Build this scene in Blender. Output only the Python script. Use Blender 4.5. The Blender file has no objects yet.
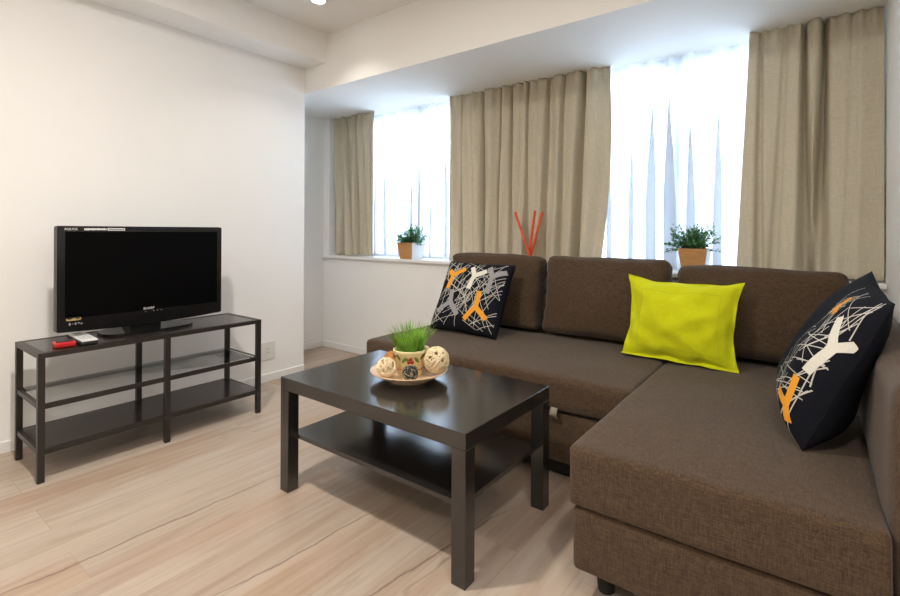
import bpy, bmesh, math, random
from mathutils import Vector, Matrix, noise
R = math.radians
C = bpy.context.scene.collection
sc = bpy.context.scene
rnd = random.Random(7)

# ------------------------------------------------------------------ materials
def nt_mat(name):
    m = bpy.data.materials.new(name); m.use_nodes = True
    nt = m.node_tree; b = nt.nodes['Principled BSDF']
    return m, nt, b
def N(nt, t, **kw):
    n = nt.nodes.new(t)
    for k, v in kw.items():
        if hasattr(n, k): setattr(n, k, v)
        else: n.inputs[k].default_value = v
    return n
def L(nt, a, ao, b, bi): nt.links.new(a.outputs[ao], b.inputs[bi])
def ramp(nt, stops):
    r = nt.nodes.new('ShaderNodeValToRGB'); e = r.color_ramp.elements
    while len(e) < len(stops): e.new(0.5)
    for k, (p, c) in enumerate(stops):
        e[k].position = p; e[k].color = (c[0], c[1], c[2], 1) if not isinstance(c, (int, float)) else (c, c, c, 1)
    return r
def coords(nt, scale=(1, 1, 1), rot=(0, 0, 0), out='Object'):
    tc = nt.nodes.new('ShaderNodeTexCoord'); mp = nt.nodes.new('ShaderNodeMapping')
    mp.inputs['Scale'].default_value = scale; mp.inputs['Rotation'].default_value = rot
    L(nt, tc, out, mp, 'Vector'); return mp
def mat(name, col, rough=0.5, var=0.06, scale=30, bump=0.0, bscale=200, spec=0.5, metal=0.0, coat=0.0, stretch=(1, 1, 1)):
    m, nt, b = nt_mat(name)
    b.inputs['Roughness'].default_value = rough; b.inputs['Metallic'].default_value = metal
    b.inputs['Specular IOR Level'].default_value = spec; b.inputs['Coat Weight'].default_value = coat
    mp = coords(nt, stretch)
    n = N(nt, 'ShaderNodeTexNoise', Scale=scale, Detail=3.0); L(nt, mp, 0, n, 'Vector')
    lo = tuple(c * (1 - var) for c in col); hi = tuple(min(1, c * (1 + var)) for c in col)
    r = ramp(nt, [(0.3, lo), (0.7, hi)]); L(nt, n, 'Fac', r, 'Fac'); L(nt, r, 'Color', b, 'Base Color')
    if bump:
        n2 = N(nt, 'ShaderNodeTexNoise', Scale=bscale, Detail=2.0); L(nt, mp, 0, n2, 'Vector')
        bp = N(nt, 'ShaderNodeBump', Strength=bump, Distance=0.002); L(nt, n2, 'Fac', bp, 'Height'); L(nt, bp, 'Normal', b, 'Normal')
    return m
def weave(name, col, var=0.22, fine=260, rough=0.9, bump=0.35, light=None, translucent=0.0, tcol=None, sheen=0.15):
    """woven cloth: threads running two ways"""
    m, nt, b = nt_mat(name)
    b.inputs['Roughness'].default_value = rough; b.inputs['Specular IOR Level'].default_value = 0.15
    b.inputs['Sheen Weight'].default_value = sheen
    fs = []
    for st in ((fine, fine, fine * 0.12), (fine * 0.12, fine, fine), (fine, fine * 0.12, fine)):
        mp = coords(nt, st); n = N(nt, 'ShaderNodeTexNoise', Scale=1.0, Detail=2.0, Roughness=0.6); L(nt, mp, 0, n, 'Vector'); fs.append(n)
    a1 = N(nt, 'ShaderNodeMath', operation='ADD'); L(nt, fs[0], 'Fac', a1, 0); L(nt, fs[1], 'Fac', a1, 1)
    a2 = N(nt, 'ShaderNodeMath', operation='ADD'); L(nt, a1, 0, a2, 0); L(nt, fs[2], 'Fac', a2, 1)
    dv = N(nt, 'ShaderNodeMath', operation='DIVIDE'); dv.inputs[1].default_value = 3; L(nt, a2, 0, dv, 0)
    lo = tuple(c * (1 - var) for c in col); hi = light or tuple(min(1, c * (1 + var * 1.4)) for c in col)
    r = ramp(nt, [(0.38, lo), (0.62, hi)]); L(nt, dv, 0, r, 'Fac'); L(nt, r, 'Color', b, 'Base Color')
    bp = N(nt, 'ShaderNodeBump', Strength=bump, Distance=0.002); L(nt, dv, 0, bp, 'Height'); L(nt, bp, 'Normal', b, 'Normal')
    if translucent:
        t = N(nt, 'ShaderNodeBsdfTranslucent'); t.inputs['Color'].default_value = (*(tcol or col), 1)
        mx = N(nt, 'ShaderNodeMixShader'); mx.inputs[0].default_value = translucent
        L(nt, b, 0, mx, 1); L(nt, t, 0, mx, 2); L(nt, mx, 0, nt.nodes['Material Output'], 'Surface')
    return m

def wall_mat(name, col):
    return mat(name, col, rough=0.75, var=0.012, scale=2.0, bump=0.05, bscale=350, spec=0.25)
M = {}
M['wall'] = wall_mat('white_wallpaper', (0.86, 0.855, 0.835))
M['ceil'] = wall_mat('ceiling_paint', (0.83, 0.815, 0.79))
M['trim'] = mat('white_trim', (0.82, 0.815, 0.80), 0.45, var=0.01, scale=4)
M['frame'] = mat('window_frame_white', (0.8, 0.81, 0.82), 0.35, var=0.01, scale=4)
M['sofa'] = weave('brown_sofa_cloth', (0.070, 0.0445, 0.0265), var=0.40, fine=300, bump=0.4)
M['sofa_dark'] = mat('black_sofa_underside', (0.012, 0.011, 0.010), 0.8)
M['strap'] = mat('beige_strap_webbing', (0.30, 0.26, 0.20), 0.8, scale=120)
M['curtain'] = weave('beige_curtain_linen', (0.66, 0.60, 0.465), var=0.08, fine=150, bump=0.25, translucent=0.18, tcol=(0.55, 0.50, 0.42), sheen=0.05)
M['blackwood'] = mat('black_brown_foil', (0.016, 0.0145, 0.0140), 0.17, var=0.04, scale=6, stretch=(14, 2, 14), spec=1.0)
M['benchmetal'] = mat('black_brown_metal', (0.020, 0.016, 0.0135), 0.42, var=0.08, spec=0.5)
M['benchshelf'] = mat('bench_shelf_board', (0.028, 0.021, 0.017), 0.18, var=0.06, scale=5, stretch=(12, 1.5, 12))
M['tvgloss'] = mat('glossy_black_plastic', (0.006, 0.006, 0.007), 0.16, var=0.02)
M['tvside'] = mat('grey_black_plastic', (0.03, 0.028, 0.027), 0.4, var=0.03)
M['screen'] = mat('tv_screen_black', (0.0012, 0.0012, 0.0014), 0.55, var=0.02, spec=0.06)
M['white_ink'] = mat('white_lettering', (0.75, 0.75, 0.75), 0.5, var=0.01)
M['grey_ink'] = mat('grey_lettering', (0.25, 0.25, 0.26), 0.5, var=0.01)
M['gold'] = mat('gold_sticker', (0.42, 0.31, 0.12), 0.4, var=0.2, scale=200)
M['red'] = mat('red_plastic', (0.55, 0.012, 0.018), 0.3, var=0.04)
M['remote'] = mat('white_remote_plastic', (0.78, 0.78, 0.77), 0.4, var=0.02)
M['button'] = mat('grey_rubber_button', (0.35, 0.36, 0.38), 0.6, var=0.04)
M['navy'] = weave('black_navy_cotton', (0.0072, 0.0078, 0.0125), var=0.2, fine=300, bump=0.2, sheen=0.0)
M['p_white'] = mat('print_cream', (0.72, 0.70, 0.62), 0.9, var=0.05, scale=200)
M['p_grey'] = mat('print_grey', (0.30, 0.29, 0.30), 0.9, var=0.05, scale=200)
M['p_orange'] = mat('print_orange', (0.80, 0.34, 0.02), 0.9, var=0.05, scale=200)
M['p_line'] = mat('print_thread_white', (0.55, 0.53, 0.48), 0.9, var=0.05, scale=200)
M['lime'] = weave('lime_yellow_cotton', (0.60, 0.63, 0.010), var=0.06, fine=300, bump=0.15, sheen=0.05)
M['lime_seam'] = mat('lime_seam_thread', (0.47, 0.52, 0.008), 0.9, var=0.05)
M['ceramic'] = mat('cream_yellow_ceramic', (0.88, 0.78, 0.43), 0.3, var=0.06, scale=25)
M['leafpaint'] = mat('painted_leaf_green', (0.16, 0.20, 0.03), 0.4, var=0.2, scale=60)
M['berry'] = mat('painted_berry_red', (0.42, 0.015, 0.012), 0.3, var=0.1)
M['grass'] = mat('grass_blade_green', (0.26, 0.47, 0.07), 0.5, var=0.6, scale=22)
M['soil'] = mat('dark_soil', (0.03, 0.02, 0.013), 0.95, var=0.4, scale=120, bump=0.6)
M['plate'] = mat('pale_wood_plate', (0.66, 0.47, 0.30), 0.35, var=0.10, scale=8, stretch=(10, 1, 1))
M['rattan'] = mat('bleached_rattan', (0.82, 0.68, 0.45), 0.6, var=0.15, scale=60)
M['rattan_orange'] = mat('orange_rattan', (0.55, 0.24, 0.07), 0.6, var=0.15, scale=60)
M['darkball'] = mat('dark_woven_strip', (0.02, 0.018, 0.015), 0.45, var=0.5, scale=90)
M['darkcore'] = mat('dark_ball_core', (0.008, 0.008, 0.008), 0.7)
M['glint'] = mat('gold_glitter_strip', (0.45, 0.40, 0.26), 0.35, var=0.4, scale=200, metal=0.4)
M['leaf'] = mat('rosemary_green', (0.07, 0.22, 0.07), 0.55, var=0.5, scale=40)
M['leaf_b'] = mat('dark_boxwood_green', (0.05, 0.22, 0.08), 0.55, var=0.5, scale=40)
M['twig'] = mat('brown_twig', (0.06, 0.05, 0.03), 0.8, var=0.2)
M['potwood'] = mat('honey_wood_veneer', (0.52, 0.27, 0.095), 0.55, var=0.18, scale=7, stretch=(2, 2, 14))
M['potwhite'] = mat('white_pot_side', (0.72, 0.74, 0.78), 0.5, var=0.02)
M['stick'] = mat('orange_red_stick', (0.72, 0.095, 0.03), 0.5, var=0.12, scale=40)
M['socket'] = mat('ivory_socket_plastic', (0.74, 0.73, 0.70), 0.4, var=0.01)
M['black'] = mat('matt_black', (0.01, 0.01, 0.01), 0.7)
M['chrome'] = mat('white_enamel', (0.8, 0.78, 0.74), 0.3, var=0.01)

def leafy(m, f=0.4):
    nt = m.node_tree; b = nt.nodes['Principled BSDF']; t = N(nt, 'ShaderNodeBsdfTranslucent'); mx = N(nt, 'ShaderNodeMixShader'); mx.inputs[0].default_value = f
    nt.links.new(b.inputs['Base Color'].links[0].from_socket, t.inputs['Color']); L(nt, b, 0, mx, 1); L(nt, t, 0, mx, 2); L(nt, mx, 0, nt.nodes['Material Output'], 'Surface')
for k in ('leaf', 'leaf_b', 'grass'): leafy(M[k])
def glass_mat(name, tint=(1, 1, 1), rough=0.0, fac=0.12):
    m, nt, b = nt_mat(name)
    t = N(nt, 'ShaderNodeBsdfTransparent'); t.inputs['Color'].default_value = (*tint, 1)
    g = N(nt, 'ShaderNodeBsdfGlossy', Roughness=rough)
    lw = N(nt, 'ShaderNodeLayerWeight', Blend=fac)
    mp = coords(nt); n = N(nt, 'ShaderNodeTexNoise', Scale=3.0); L(nt, mp, 0, n, 'Vector')
    ml = N(nt, 'ShaderNodeMath', operation='MULTIPLY'); ml.inputs[1].default_value = 1.4
    L(nt, n, 'Fac', ml, 0)
    m2 = N(nt, 'ShaderNodeMath', operation='MULTIPLY'); L(nt, ml, 0, m2, 0); L(nt, lw, 'Fresnel', m2, 1)
    mx = N(nt, 'ShaderNodeMixShader'); L(nt, m2, 0, mx, 0); L(nt, t, 0, mx, 1); L(nt, g, 0, mx, 2)
    L(nt, mx, 0, nt.nodes['Material Output'], 'Surface'); return m
M['glass'] = glass_mat('clear_glass')
M['shelfglass'] = glass_mat('shelf_glass', (0.99, 1.0, 0.995), fac=0.03)
M['vaseglass'] = glass_mat('vase_glass', (0.985, 0.975, 0.955), fac=0.06)

def sheer_mat():
    m, nt, b = nt_mat('white_voile')
    mp = coords(nt, (900, 900, 60)); n = N(nt, 'ShaderNodeTexNoise', Scale=1.0); L(nt, mp, 0, n, 'Vector')
    r = ramp(nt, [(0.3, (0.60, 0.62, 0.65)), (0.7, (0.67, 0.69, 0.72))]); L(nt, n, 'Fac', r, 'Fac')
    d = N(nt, 'ShaderNodeBsdfDiffuse'); L(nt, r, 'Color', d, 'Color')
    t = N(nt, 'ShaderNodeBsdfTranslucent'); L(nt, r, 'Color', t, 'Color')
    tr = N(nt, 'ShaderNodeBsdfTransparent'); tr.inputs['Color'].default_value = (0.97, 0.98, 1, 1)
    a = N(nt, 'ShaderNodeMixShader'); a.inputs[0].default_value = 0.62; L(nt, d, 0, a, 1); L(nt, t, 0, a, 2)
    c = N(nt, 'ShaderNodeMixShader'); c.inputs[0].default_value = 0.12; L(nt, a, 0, c, 1); L(nt, tr, 0, c, 2)
    L(nt, c, 0, nt.nodes['Material Output'], 'Surface'); return m
M['sheer'] = sheer_mat()

SPLITS = [(0.15, -1.83, 1.30, -1.80, 0.0075), (0.62, -1.36, 1.32, -1.28, 0.006), (0.85, -1.02, 1.62, -0.90, 0.007)]
def floor_mat():
    m, nt, b = nt_mat('pale_oak_planks')
    b.inputs['Roughness'].default_value = 0.42; b.inputs['Specular IOR Level'].default_value = 0.35
    mp = coords(nt, (1, 1, 1), (0, 0, R(90)))
    br = N(nt, 'ShaderNodeTexBrick', offset=0.37, offset_frequency=2)
    br.inputs['Scale'].default_value = 1.0; br.inputs['Mortar Size'].default_value = 0.0012
    br.inputs['Brick Width'].default_value = 1.38; br.inputs['Row Height'].default_value = 0.19
    br.inputs['Color1'].default_value = (0, 0, 0, 1); br.inputs['Color2'].default_value = (1, 1, 1, 1)
    br.inputs['Mortar'].default_value = (0.5, 0.5, 0.5, 1); br.inputs['Mortar Smooth'].default_value = 0.3
    L(nt, mp, 0, br, 'Vector')
    # shift grain from plank to plank
    sep = N(nt, 'ShaderNodeVectorMath', operation='MULTIPLY_ADD'); sep.inputs[1].default_value = (7, 3, 5)
    L(nt, br, 'Color', sep, 0); tc = nt.nodes.new('ShaderNodeTexCoord'); L(nt, tc, 'Object', sep, 2)
    def grain(scale, sc_, det, rough=0.6, dist=0.0):
        q = N(nt, 'ShaderNodeMapping'); q.inputs['Scale'].default_value = scale; L(nt, sep, 0, q, 'Vector')
        n = N(nt, 'ShaderNodeTexNoise', Scale=sc_, Detail=det, Roughness=rough, Distortion=dist); L(nt, q, 0, n, 'Vector'); return n
    g1 = grain((26, 1.6, 1), 1.0, 6, 0.65, 0.6)
    g2 = grain((5, 0.7, 1), 1.0, 3, 0.5, 0.8)
    r1 = ramp(nt, [(0.25, (0.375, 0.297, 0.232)), (0.5, (0.482, 0.407, 0.336)), (0.75, (0.55, 0.482, 0.41))]); L(nt, g1, 'Fac', r1, 'Fac')
    r2 = ramp(nt, [(0.3, (0.90, 0.79, 0.71)), (0.55, (1, 1, 1)), (0.8, (1.0, 0.99, 0.97))]); L(nt, g2, 'Fac', r2, 'Fac')
    mu = N(nt, 'ShaderNodeMix', data_type='RGBA', blend_type='MULTIPLY'); mu.inputs[0].default_value = 1
    L(nt, r1, 'Color', mu, 6); L(nt, r2, 'Color', mu, 7)
    # plank tint
    rt = ramp(nt, [(0.0, (0.90, 0.87, 0.85)), (1.0, (1.04, 1.02, 1.0))]); L(nt, br, 'Color', rt, 'Fac')
    mt = N(nt, 'ShaderNodeMix', data_type='RGBA', blend_type='MULTIPLY'); mt.inputs[0].default_value = 1
    L(nt, mu, 2, mt, 6); L(nt, rt, 'Color', mt, 7)
    # long dark cracks in the grain
    ck = grain((5.5, 0.55, 1), 1.0, 4, 0.55, 0.35)
    sb = N(nt, 'ShaderNodeMath', operation='SUBTRACT'); sb.inputs[1].default_value = 0.5; L(nt, ck, 'Fac', sb, 0)
    ab = N(nt, 'ShaderNodeMath', operation='ABSOLUTE'); L(nt, sb, 0, ab, 0)
    rc = ramp(nt, [(0.0, 1.0), (0.004, 0.8), (0.011, 0.0)]); L(nt, ab, 0, rc, 'Fac')
    mk = grain((2.2, 0.8, 1), 1.0, 2)
    rk = ramp(nt, [(0.64, 0.0), (0.74, 0.7)]); L(nt, mk, 'Fac', rk, 'Fac')
    mm = N(nt, 'ShaderNodeMath', operation='MULTIPLY'); L(nt, rc, 'Color', mm, 0); L(nt, rk, 'Color', mm, 1)
    m3 = N(nt, 'ShaderNodeMath', operation='MULTIPLY'); m3.inputs[1].default_value = 0.8; L(nt, mm, 0, m3, 0)
    mc = N(nt, 'ShaderNodeMix', data_type='RGBA'); L(nt, m3, 0, mc, 0); L(nt, mt, 2, mc, 6); mc.inputs[7].default_value = (0.17, 0.11, 0.075, 1)
    # three long dark splits running with the grain, where the boards show them
    sx = N(nt, 'ShaderNodeSeparateXYZ'); L(nt, tc, 'Object', sx, 0)
    last = mc
    def math_(op, a_, b_=None):
        n = N(nt, 'ShaderNodeMath', operation=op)
        for i_, v_ in enumerate((a_, b_)):
            if v_ is None: continue
            if isinstance(v_, (int, float)): n.inputs[i_].default_value = v_
            else: nt.links.new(v_, n.inputs[i_])
        return n.outputs[0]
    wig = N(nt, 'ShaderNodeTexNoise', Scale=5.0, Detail=4.0); L(nt, tc, 'Object', wig, 0)
    for (ya, xa, yb, xb, w_) in SPLITS:
        k = (xb - xa) / (yb - ya)
        cx = math_('ADD', math_('MULTIPLY', math_('SUBTRACT', sx.outputs[1], ya), k), xa)
        d = math_('SUBTRACT', math_('SUBTRACT', sx.outputs[0], cx), math_('MULTIPLY', math_('SUBTRACT', wig.outputs[0], 0.5), 0.06))
        t = math_('DIVIDE', math_('SUBTRACT', sx.outputs[1], ya), yb - ya)
        taper = math_('MULTIPLY', math_('MULTIPLY', t, math_('SUBTRACT', 1.0, t)), 4.0)
        tp = math_('MAXIMUM', taper, 0.0)
        ww = math_('ADD', math_('MULTIPLY', tp, w_), 0.00001)
        m_ = math_('SUBTRACT', 1.0, math_('MINIMUM', math_('DIVIDE', math_('ABSOLUTE', d), ww), 1.0))
        inside = math_('MULTIPLY', math_('GREATER_THAN', t, 0.0), math_('LESS_THAN', t, 1.0))
        f_ = math_('MULTIPLY', math_('MULTIPLY', m_, inside), 0.85)
        mx = N(nt, 'ShaderNodeMix', data_type='RGBA'); nt.links.new(f_, mx.inputs[0]); L(nt, last, 2, mx, 6); mx.inputs[7].default_value = (0.16, 0.105, 0.08, 1); last = mx
    # joints
    fj = N(nt, 'ShaderNodeMath', operation='MULTIPLY'); fj.inputs[1].default_value = 0.35; L(nt, br, 'Fac', fj, 0)
    mj = N(nt, 'ShaderNodeMix', data_type='RGBA'); L(nt, fj, 0, mj, 0); L(nt, last, 2, mj, 6); mj.inputs[7].default_value = (0.25, 0.17, 0.11, 1)
    L(nt, mj, 2, b, 'Base Color')
    bp = N(nt, 'ShaderNodeBump', Strength=0.15, Distance=0.002); L(nt, g1, 'Fac', bp, 'Height'); L(nt, bp, 'Normal', b, 'Normal')
    return m
M['floor'] = floor_mat()
def emit_mat(name, col, s):
    m, nt, b = nt_mat(name); b.inputs['Emission Color'].default_value = (*col, 1); b.inputs['Emission Strength'].default_value = s
    mp = coords(nt); n = N(nt, 'ShaderNodeTexNoise', Scale=5.0); L(nt, mp, 0, n, 'Vector')
    r = ramp(nt, [(0, 0.85), (1, 0.9)]); L(nt, n, 'Fac', r, 'Fac'); L(nt, r, 'Color', b, 'Base Color')
    return m
M['lamp'] = emit_mat('lit_lamp_lens', (1, 0.9, 0.75), 12)

# ------------------------------------------------------------------ mesh helpers
class MB:
    def __init__(self): self.bm = bmesh.new(); self.mats = []
    def mi(self, m):
        if m not in self.mats: self.mats.append(m)
        return self.mats.index(m)
    def add(self, verts, faces, m=None, smooth=True, mtx=None):
        vs = [self.bm.verts.new(mtx @ Vector(v) if mtx else v) for v in verts]
        k = self.mi(m) if m else 0
        for f in faces:
            try:
                fc = self.bm.faces.new([vs[i] for i in f]); fc.smooth = smooth; fc.material_index = k
            except ValueError: pass
        return vs
    def box(self, lo, hi, bev=0.0, seg=2, m=None, mtx=None):
        b2 = bmesh.new(); bmesh.ops.create_cube(b2, size=1)
        c = [(a + b) / 2 for a, b in zip(lo, hi)]; s = [b - a for a, b in zip(lo, hi)]
        for v in b2.verts: v.co = Vector([c[i] + v.co[i] * s[i] for i in range(3)])
        if bev: bmesh.ops.bevel(b2, geom=b2.edges[:], offset=min(bev, min(s) * 0.45), segments=seg, affect='EDGES', profile=0.5)
        b2.verts.index_update()
        self.add([v.co.copy() for v in b2.verts], [[v.index for v in f.verts] for f in b2.faces], m, False, mtx); b2.free()
        return self
    def rbox(self, lo, hi, r, n=(14, 14, 6), warp=None, m=None, mtx=None):
        """soft rounded block on a fine lattice; warp(p, s) shifts a point, s = position in -1..1"""
        h = [(b - a) / 2 for a, b in zip(lo, hi)]; c = Vector([(a + b) / 2 for a, b in zip(lo, hi)])
        idx = {}; verts = []; faces = []
        def pos(k, nn): # denser near the rim
            t = 2 * k / nn - 1; return math.copysign(1 - (1 - abs(t)) ** 1.35, t)
        def vid(i, j, k):
            key = (i, j, k)
            if key not in idx:
                s = Vector((pos(i, n[0]), pos(j, n[1]), pos(k, n[2])))
                p = Vector([s[a] * h[a] for a in range(3)])
                q = Vector([max(-(h[a] - r), min(h[a] - r, p[a])) for a in range(3)])
                d = p - q
                # keep lattice points spread round the edge
                if d.length > 1e-9:
                    mx = max(abs(x) for x in d); p = q + d.normalized() * min(r, mx) 
                p = p + c
                if warp: p = warp(p, s)
                idx[key] = len(verts); verts.append(p)
            return idx[key]
        for ax in range(3):
            u, v = [a for a in range(3) if a != ax]
            for side in (0, n[ax]):
                for a in range(n[u]):
                    for b_ in range(n[v]):
                        q = []
                        for (da, db) in ((0, 0), (1, 0), (1, 1), (0, 1)):
                            t = [0, 0, 0]; t[ax] = side; t[u] = a + da; t[v] = b_ + db; q.append(vid(*t))
                        faces.append(q)
        self.add(verts, faces, m, True, mtx); return self
    def tube(self, pts, r, n=8, cap=True, m=None, closed=False, mtx=None):
        pts = [Vector(p) for p in pts]; rs = r if isinstance(r, (list, tuple)) else [r] * len(pts)
        verts = []; faces = []; L_ = len(pts); up = None
        for i, p in enumerate(pts):
            a = pts[(i - 1) % L_] if (closed or i > 0) else p; b = pts[(i + 1) % L_] if (closed or i < L_ - 1) else p
            d = (b - a).normalized()
            if up is None: up = d.orthogonal().normalized()
            up = (up - d * up.dot(d)); up = up.normalized() if up.length > 1e-6 else d.orthogonal().normalized()
            w = d.cross(up)
            for k in range(n):
                t = 2 * math.pi * k / n; verts.append(p + (up * math.cos(t) + w * math.sin(t)) * rs[i])
        for i in range(L_ if closed else L_ - 1):
            j = (i + 1) % L_
            for k in range(n): faces.append([i * n + k, i * n + (k + 1) % n, j * n + (k + 1) % n, j * n + k])
        if cap and not closed:
            faces.append(list(range(n))[::-1]); faces.append([(L_ - 1) * n + k for k in range(n)])
        self.add(verts, faces, m, True, mtx); return self
    def lathe(self, prof, c=(0, 0, 0), n=48, m=None, mtx=None):
        verts = []; faces = []
        for r_, z in prof:
            for k in range(n):
                t = 2 * math.pi * k / n; verts.append((c[0] + r_ * math.cos(t), c[1] + r_ * math.sin(t), c[2] + z))
        for i in range(len(prof) - 1):
            for k in range(n): faces.append([i * n + k, i * n + (k + 1) % n, (i + 1) * n + (k + 1) % n, (i + 1) * n + k])
        self.add(verts, faces, m, True, mtx); return self
    def prism(self, pts, axis, a, b, m=None):
        """polygon pts (2-D) extruded along axis from a to b"""
        def P(p, t):
            v = list(p); v.insert(axis, t); return v
        n = len(pts); verts = [P(p, a) for p in pts] + [P(p, b) for p in pts]
        faces = [list(range(n)), list(range(2 * n - 1, n - 1, -1))] + [[i, i + n, (i + 1) % n + n, (i + 1) % n] for i in range(n)]
        self.add(verts, faces, m, False); return self
    def build(self, name, m=None, parent=None, at=None, recalc=True):
        off = Vector(at) if at is not None else (root_loc(parent) if parent else Vector((0, 0, 0)))
        if recalc: bmesh.ops.recalc_face_normals(self.bm, faces=self.bm.faces[:])
        for v in self.bm.verts: v.co -= off
        me = bpy.data.meshes.new(name); self.bm.to_mesh(me); self.bm.free()
        for k in ([m] if m else []) + [x for x in self.mats if x is not m]: me.materials.append(k)
        o = bpy.data.objects.new(name, me); C.objects.link(o)
        if parent: o.parent = parent
        else: o.location = off
        if any(p.use_smooth for p in me.polygons) and hasattr(me, 'set_sharp_from_angle'): me.set_sharp_from_angle(angle=R(50))
        return o
def root_loc(o):
    while o.parent: o = o.parent
    return o.location.copy()
def tag(o, label, cat, group=None):
    o['label'] = label; o['category'] = cat
    if group: o['group'] = group
    return o
def thing(name, label, cat, loc=(0, 0, 0), group=None):
    o = bpy.data.objects.new(name, None); C.objects.link(o); o.location = loc; o.empty_display_size = 0.05
    return tag(o, label, cat, group)
def struct(name, mb, m):
    o = mb.build(name, m); o['kind'] = 'structure'; return o
def nz(p, s=1.0, seed=0): return noise.noise(Vector((p[0] * s + seed * 13.7, p[1] * s + seed * 7.1, p[2] * s - seed * 3.3)))
def text_part(name, body, size, m, mtx, parent):
    cu = bpy.data.curves.new(name, 'FONT'); cu.body = body; cu.size = size; cu.extrude = 0.0003; cu.align_x = 'CENTER'; cu.align_y = 'CENTER'
    t = bpy.data.objects.new(name, cu); C.objects.link(t); bpy.context.view_layer.update()
    me = bpy.data.meshes.new_from_object(t.evaluated_get(bpy.context.evaluated_depsgraph_get())); me.name = name
    bpy.data.objects.remove(t)
    me.transform(mtx); me.materials.clear(); me.materials.append(m)
    o = bpy.data.objects.new(name, me); C.objects.link(o); o.parent = parent
    return o

# ------------------------------------------------------------------ camera
cam = bpy.data.cameras.new('camera'); co = bpy.data.objects.new('camera', cam); C.objects.link(co)
cam.sensor_width = 36; cam.lens = 484.52 / 900 * 36; cam.shift_y = -(298 - 230.4) / 900; cam.clip_start = 0.02
yaw, pitch, roll, CH = 0.6455, 0.0017, -0.0046, 1.0319
Mz = Matrix.Rotation(yaw, 3, 'Z') @ Matrix.Rotation(pitch, 3, 'X') @ Matrix.Rotation(roll, 3, 'Y')
rt, fw, up = Mz.col[0], Mz.col[1], Mz.col[2]
mw = Matrix.Identity(4)
for i in range(3): mw[i][0], mw[i][1], mw[i][2] = rt[i], up[i], -fw[i]
mw[2][3] = CH; co.matrix_world = mw; sc.camera = co

# ------------------------------------------------------------------ room
XL, XA, XR = -2.985, -3.52, 0.248      # left wall, alcove's left wall, right wall
YH, YW, YG = 2.19, 2.79, 2.985         # bulkhead face, wall under the windows, window plane
ZS, ZC, ZB = 2.03, 2.41, 2.21          # soffit, ceiling, underside of the beam
YB, XE = -2.4, 2.2                     # unseen far ends of the room
T = 0.12
struct('floor', MB().box((XA - T, YB - T, -0.06), (XE + T, YG + 0.2, 0)), M['floor'])
struct('ceiling', MB().box((XA - T, YB - T, ZC), (XE + T, YG + 0.2, ZC + 0.08)), M['ceil'])
struct('wall_left', MB().box((XA - T, YB, 0), (XL, YH, ZC)), M['wall'])
struct('wall_alcove', MB().box((XA - T, YH, 0), (XA, YG + 0.12, ZS)), M['wall'])
struct('wall_window', MB().box((XA, YW, 0), (XR, YG + 0.12, 0.79)), M['wall'])
struct('wall_right', MB().box((XR, 1.2, 0), (XR + 0.12, YG + 0.12, ZC)), M['wall'])
struct('wall_side', MB().box((XR + 0.12, 1.2, 0), (XE, 1.32, ZC)), M['wall'])
struct('wall_end', MB().box((XE, YB, 0), (XE + T, 1.32, ZC)), M['wall'])
struct('wall_back', MB().box((XL, YB - T, 0), (XE + T, YB, ZC)), M['wall'])
struct('trim_1', MB().box((XL, YB, ZB), (-2.745, YH, ZC)), M['wall'])                     # beam along the left wall
struct('trim_2', MB().box((XA - T, YH, ZS), (XR, YG + 0.12, ZC)), M['wall'])              # bulkhead over the windows
struct('trim_3', MB().box((XA, YW - 0.028, 0.79), (XR, YG, 0.815), 0.006, 2), M['trim'])  # sill board
struct('baseboard_left', MB().box((XL, YB, 0), (XL + 0.011, YH, 0.055), 0.003, 1), M['trim'])
struct('baseboard_alcove', MB().box((XA, YH, 0), (XA + 0.011, YW, 0.055), 0.003, 1), M['trim'])
struct('baseboard_window', MB().box((XA + 0.011, YW - 0.011, 0), (XR, YW, 0.055), 0.003, 1), M['trim'])
# window plane: piers between the two windows
W1, W2 = (-3.12, -1.95), (-1.16, -0.10)
piers = MB()
for a, b in ((XA, W1[0]), (W1[1], W2[0]), (W2[1], XR)): piers.box((a, YG, 0.79), (b, YG + 0.12, ZS))
piers.box((XA, YW, 0.815), (-3.445, YG, ZS))
struct('wall_pier', piers, M['wall'])
for k, (a, b) in enumerate((W1, W2)):
    w = bpy.data.objects.new('window_%d' % (k + 1), None); C.objects.link(w); w['kind'] = 'structure'; w.location = ((a + b) / 2, YG, 0.79)
    f = MB(); fw_ = 0.045; mid = (a + b) / 2
    f.box((a, YG + 0.02, 0.79), (a + fw_, YG + 0.07, ZS)).box((b - fw_, YG + 0.02, 0.79), (b, YG + 0.07, ZS))
    f.box((a + fw_, YG + 0.02, 0.79), (b - fw_, YG + 0.07, 0.85)).box((a + fw_, YG + 0.02, ZS - fw_), (b - fw_, YG + 0.07, ZS))
    f.box((mid - 0.025, YG + 0.02, 0.85), (mid + 0.025, YG + 0.07, ZS - fw_))
    f.build('window_frame', M['frame'], w)
    for p0, p1 in ((a + fw_, mid - 0.025), (mid + 0.025, b - fw_)):
        MB().box((p0, YG + 0.043, 0.85), (p1, YG + 0.047, ZS - fw_)).build('window_pane', M['glass'], w)

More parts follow.
